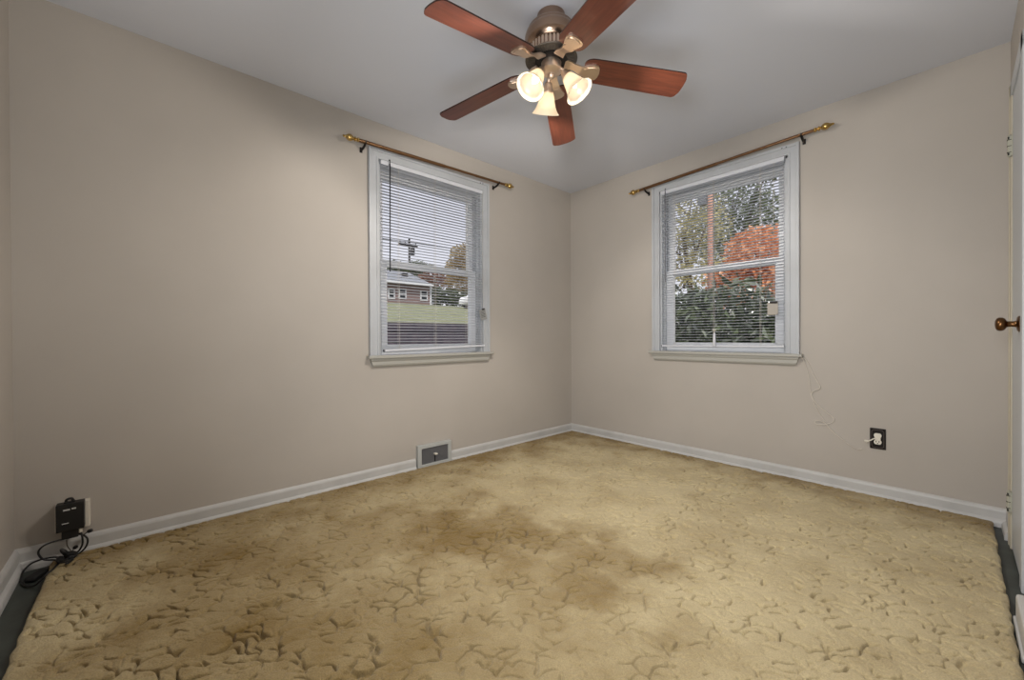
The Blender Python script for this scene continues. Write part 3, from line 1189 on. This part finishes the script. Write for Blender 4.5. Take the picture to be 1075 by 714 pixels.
# ------------------------------------------------------------------ black box, cables and plugs in the left corner
plate = thing('outlet_box', 'white outlet box behind the black power adapter', 'outlet box', (0, -3.512, 0.135))
bm = bmesh.new()
box(bm, 0, 0.034, 0, 0.105, 0, 0.118, 0.004)
obj('box_body', bm, m_ivory, plate)
ad = thing('power_adapter', 'black plastic power adapter box with silver marks plugged in on the wall', 'adapter', (0.034, -3.505, 0.118))
bm = bmesh.new()
box(bm, 0, 0.044, 0.0, 0.084, 0.028, 0.146, 0.003)
box(bm, 0.004, 0.040, 0.016, 0.066, -0.006, 0.03, 0.003)
obj('case', bm, m_black, ad)
for y0, y1, z0, z1 in ((0.022, 0.042, 0.118, 0.124), (0.047, 0.060, 0.120, 0.126), (0.018, 0.038, 0.062, 0.0655)):
    bm = bmesh.new()
    box(bm, 0.0435, 0.0448, y0, y1, z0, z1)
    obj('label_print', bm, m_mark, ad)
bm = bmesh.new()
tube(bm, catmull([(0.018, 0.028, 0.144), (0.018, 0.030, 0.158), (0.018, 0.044, 0.161), (0.018, 0.050, 0.150)], 5), 0.005, 8)
box(bm, 0.008, 0.028, 0.022, 0.056, 0.142, 0.151, 0.003)
obj('top_clip', bm, m_black, ad)
bm = bmesh.new()
lathe(bm, [(0.006, 0), (0.006, 0.022), (0.004, 0.030)], 12, T(0.034, 0.072, 0.010))
obj('cable_grip', bm, m_ivory, ad)

cab = thing('power_cable', 'black cable looping from the adapter down to the bare floor strip', 'cable', (0.09, -3.48, 0.0))
def cable(name, pts, r, m, parent, n=8):
    bm = bmesh.new()
    off = parent.location
    tube(bm, catmull([Vector(p) - off for p in pts], n), r, 8)
    return obj(name, bm, m, parent, smooth=True)
cable('cable_strand', [(0.068, -3.433, 0.130), (0.085, -3.427, 0.112), (0.083, -3.427, 0.079), (0.080, -3.438, 0.052), (0.085, -3.459, 0.044), (0.095, -3.476, 0.046)], 0.0036, m_rubber, cab)
cable('cable_strand', [(0.062, -3.441, 0.122), (0.078, -3.421, 0.112), (0.092, -3.410, 0.094), (0.092, -3.416, 0.066), (0.092, -3.435, 0.046), (0.10, -3.458, 0.045), (0.118, -3.470, 0.044)], 0.0036, m_rubber, cab)
cable('cable_strand', [(0.062, -3.484, 0.112), (0.076, -3.514, 0.115), (0.086, -3.537, 0.111), (0.09, -3.550, 0.097), (0.09, -3.550, 0.078), (0.09, -3.537, 0.055), (0.092, -3.516, 0.046), (0.104, -3.493, 0.043), (0.118, -3.478, 0.043)], 0.0036, m_rubber, cab)
cable('cable_strand', [(0.098, -3.486, 0.048), (0.075, -3.515, 0.050), (0.055, -3.548, 0.045), (0.045, -3.578, 0.034), (0.06, -3.594, 0.020), (0.099, -3.597, 0.006), (0.155, -3.586, 0.005), (0.20, -3.565, 0.006), (0.223, -3.542, 0.012), (0.222, -3.512, 0.042), (0.185, -3.500, 0.041), (0.133, -3.490, 0.042), (0.105, -3.480, 0.046)], 0.0036, m_rubber, cab)
CZ = 0.014
bm = bmesh.new()
for i, (p, d, r, L) in enumerate((((0.010, 0.004, 0.040), (0.5, 0.8, 0.15), 0.0135, 0.042), ((0.020, -0.010, 0.036), (0.9, 0.1, 0.1), 0.012, 0.045), ((0.018, 0.010, 0.045), (0.2, -0.5, 0.9), 0.009, 0.036), ((0.035, 0.012, 0.034), (-0.3, 0.9, 0.0), 0.010, 0.03))):
    lathe(bm, [(r * 0.5, 0), (r, 0.006), (r, L * 0.6), (r * 0.75, L * 0.8), (r * 0.4, L)], 14, T(p[0], p[1], p[2] + CZ) @ align(d))
pts = []
for k in range(30):
    a = 2 * PI * k / 14
    pts.append((0.046 + 0.024 * math.cos(a), 0.010 + 0.020 * math.sin(a), 0.040 + 0.0006 * k))
tube(bm, pts, 0.0035, 7)
obj('plug_cluster', bm, m_rubber, cab, smooth=True, angle=45)
cable('signal_wire', [(0.046, -3.477, 0.100), (0.058, -3.474, 0.078), (0.066, -3.462, 0.055), (0.074, -3.456, 0.050)], 0.0017, m_thread, cab)
bm = bmesh.new()
tube(bm, [(-0.030, 0.015, 0.042), (-0.026, 0.030, 0.066)], 0.0016, 6)
lathe(bm, [(0.004, 0), (0.0075, 0.004), (0.0075, 0.012), (0.004, 0.016)], 12, T(-0.028, 0.024, 0.060) @ align((0.1, 0.8, 0.6)))
obj('connector', bm, m_rubber, cab, smooth=True, angle=40)
bm = bmesh.new()
tube(bm, [(-0.046, 0.052, 0.104), (-0.042, 0.068, 0.116)], 0.0022, 6)
lathe(bm, [(0.005, 0), (0.0078, 0.003), (0.0078, 0.014), (0.005, 0.017)], 12, T(-0.043, 0.066, 0.115) @ align((0.2, 0.9, 0.3)))
obj('connector', bm, m_rubber, cab, smooth=True, angle=40)
bm = bmesh.new()
Mp = T(0.130, -3.549, 0.0) @ Matrix.Rotation(math.radians(152), 4, 'Z')
box(bm, -0.038, 0.038, -0.019, 0.019, 0.0, 0.024, 0.009, 3, mtx=Mp)
brick = obj('shadow_block', bm, m_rubber, None, smooth=True, angle=50)  # dark block stands in for the shadow inside the cable loop
tag(brick, 'black rounded block in place of a shadow on the floor inside the cable loop', 'shadow block')

# ------------------------------------------------------------------ outside the windows
m_lawn = mat('lawn', '#6b6e4f', 0.9, noise=(3, '#7d7d60', 0.35, 0.7))
m_ground = mat('yard_soil', '#4c4438', 0.95, noise=(2, '#5d6040', 0.4, 0.7))
m_stone = mat('weathered_timber_wall', '#423d46', 0.9, noise=(5, '#5a5158', 0.4, 0.7))
m_roof = mat('grey_shingle', '#7d7f86', 0.9)
m_bwhite = mat('house_white', '#cfcfd2', 0.6)
m_dglass = mat('dark_glass', '#23262b', 0.15)
m_bark = mat('bark', '#55483c', 0.95)
m_pole = mat('weathered_pole', '#bd917f', 0.9, noise=(8, '#a27868', 0.4, 0.7))
m_carw = mat('car_paint', '#d8d8da', 0.25)
m_tyre = mat('tyre_rubber', '#1b1b1c', 0.8)


def brick_material():
    m = bpy.data.materials.new('red_brick')
    m.use_nodes = True
    n, l = nodes(m)
    b = n['Principled BSDF']
    tc = n.new('ShaderNodeTexCoord')
    mp = n.new('ShaderNodeMapping')
    mp.inputs['Rotation'].default_value = (PI / 2, 0, PI / 2)
    br = n.new('ShaderNodeTexBrick')
    br.inputs['Color1'].default_value = lin('#83504d')
    br.inputs['Color2'].default_value = lin('#723f40')
    br.inputs['Mortar'].default_value = lin('#7e6a68')
    br.inputs['Scale'].default_value = 4.0
    b.inputs['Roughness'].default_value = 0.9
    l.new(tc.outputs['Object'], mp.inputs[0])
    l.new(mp.outputs[0], br.inputs['Vector'])
    l.new(br.outputs[0], b.inputs['Base Color'])
    return m


m_brick = brick_material()

# yard around the house, and the rising lawn behind the retaining wall
bm = bmesh.new()
box(bm, -5.0, -TH, -14, 30, -0.6, -0.25)
box(bm, -5.0, 12, TH, 34, -0.6, -0.25)
tag(obj('ground', bm, m_ground), 'brown soil yard directly outside the windows', 'ground', kind='structure')
bm = bmesh.new()
prism(bm, [(-5.0, -0.3), (-5.0, 1.29), (-24, 3.50), (-45, 5.2), (-45, -0.3)], -14, 34, 'y')
tag(obj('lawn', bm, m_lawn), 'sloping green lawn between the retaining wall and the brick house', 'lawn', kind='structure')
bm = bmesh.new()
for i in range(8):
    box(bm, -5.0, -4.78 + 0.008 * (i % 2), -14, 34, -0.3 + i * 0.2, -0.3 + (i + 1) * 0.2 - 0.012, 0.01)
tag(obj('retaining_wall', bm, m_stone), 'dark weathered timber retaining wall below the lawn', 'retaining wall')

# brick house
hs = thing('brick_house', 'red brick house with grey roof and white windows beyond the lawn', 'house', (-24.0, 7.0, 3.3))
bm = bmesh.new()
box(bm, -7, 0, -4.0, 5.62, -0.2, 1.58)
obj('wall', bm, m_brick, hs)
bm = bmesh.new()
prism(bm, [(0.45, 1.55), (0.45, 1.66), (-3.5, 3.10), (-7.45, 1.66), (-7.45, 1.55)], -4.4, 5.55, 'y')
t = bmesh.new()
merge(bm, t)
rf = obj('roof', bm, m_roof, hs)
bm = bmesh.new()
box(bm, 0.40, 0.52, -4.4, 5.60, 1.50, 1.66)
obj('fascia', bm, m_bwhite, rf)
bm = bmesh.new()
box(bm, -1.9, -1.5, 4.15, 4.55, 2.0, 2.62)
obj('chimney', bm, m_iron, rf)
bm = bmesh.new()
box(bm, -0.06, 0.04, 5.56, 5.70, -0.2, 1.55)
obj('corner_board', bm, m_bwhite, hs)
for y0, y1, z0, z1 in ((3.02, 3.62, 0.48, 1.22), (4.74, 5.36, 0.46, 1.22), (2.22, 2.74, 0.44, 1.16)):
    bm = bmesh.new()
    box(bm, -0.02, 0.05, y0, y1, z0, z1)
    fr_ = obj('window', bm, m_bwhite, hs)
    bm = bmesh.new()
    w = (y1 - y0)
    for s in (0, 1):
        zz0 = z0 + 0.08 + s * (z1 - z0 - 0.08) / 2
        box(bm, 0.04, 0.06, y0 + 0.1, y1 - 0.1, zz0, zz0 + (z1 - z0) / 2 - 0.12)
    obj('pane', bm, m_dglass, fr_)

# parked white car by the trees
car = thing('car', 'white car parked on the lawn beside the brick house', 'car', (-18.0, 13.55, 2.80), 0)
bm = bmesh.new()
prof = [(-1.95, 0.30), (-1.95, 0.62), (-1.75, 0.82), (-1.3, 0.90), (-0.95, 1.32), (-0.4, 1.46), (0.5, 1.45), (1.1, 1.0), (1.85, 0.88), (2.0, 0.6), (1.98, 0.30)]
prism(bm, prof, -0.85, 0.85, 'x')
bmesh.ops.bevel(bm, geom=[e for e in bm.edges], offset=0.06, segments=2, affect='EDGES')
obj('body', bm, m_carw, car)
bm = bmesh.new()
prism(bm, [(-1.15, 0.95), (-0.85, 1.30), (-0.4, 1.40), (0.45, 1.39), (0.95, 1.0), (0.9, 0.95)], 0.80, 0.862, 'x')
obj('side_window', bm, m_dglass, car)
for y in (-1.25, 1.3):
    for x in (-0.78, 0.78):
        bm = bmesh.new()
        lathe(bm, [(0.2, -0.09), (0.31, -0.09), (0.33, -0.07), (0.33, 0.07), (0.31, 0.09), (0.2, 0.09)], 24, T(x, y, 0.33) @ Matrix.Rotation(PI / 2, 4, 'Y'))
        obj('wheel', bm, m_tyre, car, smooth=True, angle=40)


def leaf_mesh(name, blobs, n, size, m, parent, seed, aspect=0.55, hollow=0.55, droop=0.0):
    """blobs: (cx, cy, cz, rx, ry, rz, weight). Leaves are bent two-quad blades."""
    rng = np.random.default_rng(seed)
    verts, faces = [], []
    wts = np.array([b[6] for b in blobs], float)
    wts /= wts.sum()
    pick = rng.choice(len(blobs), n, p=wts)
    for i in range(n):
        b = blobs[pick[i]]
        d = rng.normal(size=3)
        d /= np.linalg.norm(d)
        r = hollow + (1 - hollow) * rng.random() ** 0.6
        c = np.array(b[:3]) + d * np.array(b[3:6]) * r
        ax = rng.normal(size=3)
        ax[2] -= droop
        ax /= np.linalg.norm(ax)
        bx = np.cross(ax, rng.normal(size=3))
        bx /= np.linalg.norm(bx) + 1e-9
        nz = np.cross(ax, bx)
        s = size * (0.6 + 0.8 * rng.random())
        w = s * aspect * 0.5
        k = len(verts)
        for (u, v, q) in ((0, 0, 0), (0.45, 1, 0.10), (1, 0, -0.05), (0.45, -1, 0.10)):
            verts.append(tuple(c + ax * (u * s) + bx * (v * w) + nz * (q * s)))
        faces.append((k, k + 1, k + 2))
        faces.append((k, k + 2, k + 3))
    return raw(name, verts, faces, m, parent)


def leaf_mat(name, c1, c2, scale=1.4, trans=0.35, gloss=0.05):
    m = bpy.data.materials.new(name)
    m.use_nodes = True
    n, l = nodes(m)
    n.clear()
    out = n.new('ShaderNodeOutputMaterial')
    geo = n.new('ShaderNodeNewGeometry')
    t = n.new('ShaderNodeTexNoise')
    t.inputs['Scale'].default_value = scale
    t.inputs['Detail'].default_value = 6
    l.new(geo.outputs['Position'], t.inputs['Vector'])
    r = n.new('ShaderNodeValToRGB')
    r.color_ramp.elements[0].position = 0.36
    r.color_ramp.elements[1].position = 0.66
    r.color_ramp.elements[0].color = lin(c1)
    r.color_ramp.elements[1].color = lin(c2)
    l.new(t.outputs[0], r.inputs[0])
    d = n.new('ShaderNodeBsdfDiffuse')
    tr = n.new('ShaderNodeBsdfTranslucent')
    gl = n.new('ShaderNodeBsdfGlossy')
    gl.inputs['Roughness'].default_value = 0.3
    l.new(r.outputs[0], d.inputs[0])
    l.new(r.outputs[0], tr.inputs[0])
    a = n.new('ShaderNodeMixShader')
    a.inputs[0].default_value = trans
    l.new(d.outputs[0], a.inputs[1])
    l.new(tr.outputs[0], a.inputs[2])
    b = n.new('ShaderNodeMixShader')
    b.inputs[0].default_value = gloss
    l.new(a.outputs[0], b.inputs[1])
    l.new(gl.outputs[0], b.inputs[2])
    l.new(b.outputs[0], out.inputs[0])
    return m


def tree(name, label, loc, trunk, blobs, n, size, lm, seed, aspect=0.6, group=None, hollow=0.3):
    root = thing(name, label, 'tree', loc, 0, group)
    bm = bmesh.new()
    h, r = trunk
    rng = random.Random(seed)
    tube(bm, catmull([(0, 0, -0.3), (0.05 * h * rng.uniform(-1, 1), 0.03 * h, h * 0.5), (0, 0, h)], 6), r, 10, r * 0.5)
    for b in blobs:
        st_ = Vector((0, 0, h * rng.uniform(0.55, 0.95)))
        en = Vector(b[:3])
        mid = (st_ + en) / 2 + Vector((rng.uniform(-.2, .2), rng.uniform(-.2, .2), 0.25))
        tube(bm, catmull([st_, mid, en], 5), r * 0.4, 7, r * 0.1)
        for q in range(3):
            e2 = en + Vector((b[3] * rng.uniform(-.8, .8), b[4] * rng.uniform(-.8, .8), b[5] * rng.uniform(-.2, .9)))
            tube(bm, catmull([mid, (mid + e2) / 2 + Vector((0, 0, 0.15)), e2], 4), r * 0.2, 6, r * 0.05)
    obj('trunk', bm, m_bark, root, smooth=True)
    leaf_mesh('foliage', blobs, n, size, lm, root, seed, aspect, hollow)
    return root


l_yellow = leaf_mat('yellow_green_leaves', '#948f66', '#d2c68e', 1.2)
l_orange = leaf_mat('orange_leaves', '#d08658', '#e8b184', 1.3)
l_gold = leaf_mat('golden_leaves', '#d8ab48', '#e8c878', 1.5)
l_green = leaf_mat('grey_green_leaves', '#56603f', '#7c8560', 0.8)
l_tan = leaf_mat('tan_leaves', '#8a7348', '#b09a66', 0.9)
l_dark = leaf_mat('dark_hedge_leaves', '#3f4a33', '#5c6546', 0.8)
l_russet = leaf_mat('russet_leaves', '#7a5247', '#94705c', 0.8)
l_rhodo = leaf_mat('rhododendron_leaves', '#2f3b27', '#5d6a42', 2.5, 0.15, 0.13)

# seen through the right window (looking along +y)
tree('maple_tree', 'orange leaved maple behind the green shrub outside the right window', (-2.4, 14.2, -0.25), (3.2, 0.16),
     [(0.0, 0, 4.3, 1.35, 1.3, 1.15, 3), (-1.0, -0.2, 3.4, 0.9, 1.0, 0.7, 1.5), (0.9, -0.2, 3.3, 1.0, 1.0, 0.9, 1.5), (0.2, -0.6, 2.6, 1.6, 0.8, 0.7, 1.2)],
     4600, 0.17, l_orange, 21, 0.8)
tree('golden_tree', 'golden yellow tree at the right edge beside the orange maple', (-1.05, 17.7, -0.25), (3.4, 0.15),
     [(0.0, 0, 4.5, 1.0, 0.9, 1.35, 1), (0.1, 0, 3.1, 1.0, 0.9, 1.0, 1)], 1800, 0.16, l_gold, 22, 0.8)
tree('yellowing_tree', 'tall loose yellow green tree left of the utility pole', (-6.8, 17.3, -0.25), (6.4, 0.2),
     [(0.4, 0, 8.1, 1.7, 1.4, 1.6, 1.2), (1.1, 0, 6.6, 1.4, 1.2, 1.2, 1), (-0.5, 0, 5.8, 1.4, 1.2, 1.2, 1), (0.8, -0.2, 4.5, 1.5, 1.1, 1.0, 1)],
     2700, 0.19, l_yellow, 23, 0.6)
tree('evergreen_tree', 'tall grey green tree standing behind the orange maple', (-6.2, 22.5, -0.25), (7.5, 0.25),
     [(0.0, 0, 9.6, 2.2, 1.6, 1.5, 1), (1.4, 0, 8.2, 1.6, 1.4, 1.2, 1), (-1.4, 0, 7.6, 1.6, 1.4, 1.4, 1), (0.2, 0, 6.3, 2.4, 1.4, 1.4, 1.2), (1.8, 0, 10.6, 1.0, 1, 0.7, 0.35)],
     4200, 0.24, l_green, 24, 0.5)
pole = thing('utility_pole', 'weathered wooden utility pole with a dark cable outside the right window', 'utility pole', (-2.17, 9.0, -0.25))
bm = bmesh.new()
tube(bm, [(0, 0, -0.3), (0, 0, 8.0)], 0.095, 14, 0.08)
obj('pole', bm, m_pole, pole, smooth=True)
bm = bmesh.new()
tube(bm, [(0.10, -0.03, -0.2), (0.10, -0.03, 7.8)], 0.022, 8)
obj('conduit', bm, m_iron, pole, smooth=True)
bm = bmesh.new()
box(bm, -0.34, -0.10, -0.1, 0.1, 5.12, 5.42, 0.02)
obj('junction_box', bm, m_wand_l, pole)
shrub = thing('rhododendron_shrub', 'large dark green broad leaved shrub close outside the right window', 'shrub', (0.75, 2.5, -0.25))
bm = bmesh.new()
rng_ = random.Random(5)
for q in range(16):
    e_ = Vector((rng_.uniform(-1.3, 1.2), rng_.uniform(-0.4, 0.4), rng_.uniform(1.0, 1.9)))
    tube(bm, catmull([(rng_.uniform(-.3, .3), rng_.uniform(-.2, .2), -0.02), e_ * 0.5 + Vector((0, 0, 0.1)), e_], 5), 0.018, 6, 0.006)
obj('stems', bm, m_bark, shrub, smooth=True)
leaf_mesh('foliage', [(-0.9, 0.0, 1.35, 0.85, 0.6, 0.62, 1.2), (-0.1, 0.0, 1.42, 0.75, 0.6, 0.60, 1.2), (0.6, 0.0, 1.15, 0.7, 0.6, 0.55, 1), (-0.6, 0.0, 0.7, 1.2, 0.6, 0.6, 1), (0.5, 0.0, 0.6, 0.9, 0.6, 0.6, 1)],
          6000, 0.15, l_rhodo, shrub, 31, 0.40, 0.25, 0.5)

# seen through the left window (looking along -x)
tree('tan_tree', 'yellow brown tree rising right of the brick house', (-26.5, 17.8, 3.7), (3.4, 0.2),
     [(0, 0, 4.4, 1.6, 1.7, 1.3, 2), (0, -0.9, 3.2, 1.4, 1.3, 1.1, 1.2), (0, 1.2, 3.2, 1.4, 1.4, 1.2, 1), (0, -0.3, 2.0, 1.4, 2.0, 1.0, 1.2)], 4200, 0.24, l_tan, 41, 0.6)
tree('russet_tree', 'dull russet tree between the house roof and the tan tree', (-31.8, 17.8, 4.3), (2.4, 0.16),
     [(0, 0, 2.4, 1.5, 1.9, 0.9, 1), (0, -1.4, 1.9, 1.2, 1.0, 0.8, 1)], 2400, 0.22, l_russet, 42, 0.6)
hedge = thing('hedge', 'dark green hedge along the lawn right of the brick house', 'hedge', (-24.8, 15.35, 3.5))
rng_ = random.Random(8)
for q in range(9):
    y_ = -1.8 + 0.5 * q
    bm = bmesh.new()
    tube(bm, [(0, y_, -0.1), (rng_.uniform(-.3, .3), y_ + rng_.uniform(-.2, .2), 1.1)], 0.03, 6, 0.01)
    obj('stem', bm, m_bark, hedge)
leaf_mesh('foliage', [(0, -1.7, 0.75, 0.7, 0.8, 0.85, 1), (0, -0.4, 0.75, 0.7, 0.9, 0.8, 1), (0, 1.0, 0.7, 0.7, 1.0, 0.75, 1), (0, 2.3, 0.7, 0.7, 0.9, 0.75, 1)], 3600, 0.17, l_dark, hedge, 43, 0.7, 0.3)
tree('far_tree', 'dark treetop showing above the roof of the brick house', (-36.0, 17.6, 5.0), (3.2, 0.2),
     [(0, -2.2, 3.0, 1.4, 1.9, 0.9, 1), (0, 0.6, 3.3, 1.4, 1.6, 0.9, 1), (0, -4.2, 2.8, 1.4, 1.6, 0.7, 1)], 3000, 0.26, l_dark, 44, 0.6)
p2 = thing('street_pole', 'distant dark power pole with a crossarm above the house roof', 'power pole', (-38.0, 18.3, 4.6))
bm = bmesh.new()
tube(bm, [(0, 0, -0.3), (0, 0, 7.4)], 0.14, 10, 0.11)
obj('pole', bm, m_iron, p2, smooth=True)
bm = bmesh.new()
box(bm, -0.08, 0.08, -1.3, 1.0, 6.55, 6.72)
for y_ in (-1.1, -0.5, 0.8):
    lathe(bm, [(0.05, 0), (0.08, 0.12), (0.04, 0.3)], 10, T(0, y_, 6.72))
obj('crossarm', bm, m_iron, p2)
bm = bmesh.new()
lathe(bm, [(0.18, 0), (0.24, 0.06), (0.24, 0.7), (0.16, 0.8)], 14, T(0.2, 0.3, 5.6))
obj('transformer', bm, m_iron, p2, smooth=True, angle=40)
bm = bmesh.new()
for y_ in (-1.1, 0.8):
    tube(bm, [(0, y_, 7.0), (-2, y_ - 34, 6.6)], 0.02, 5)
    tube(bm, [(0, y_, 7.0), (3, y_ + 30, 6.8)], 0.02, 5)
obj('overhead_line', bm, m_iron, p2)
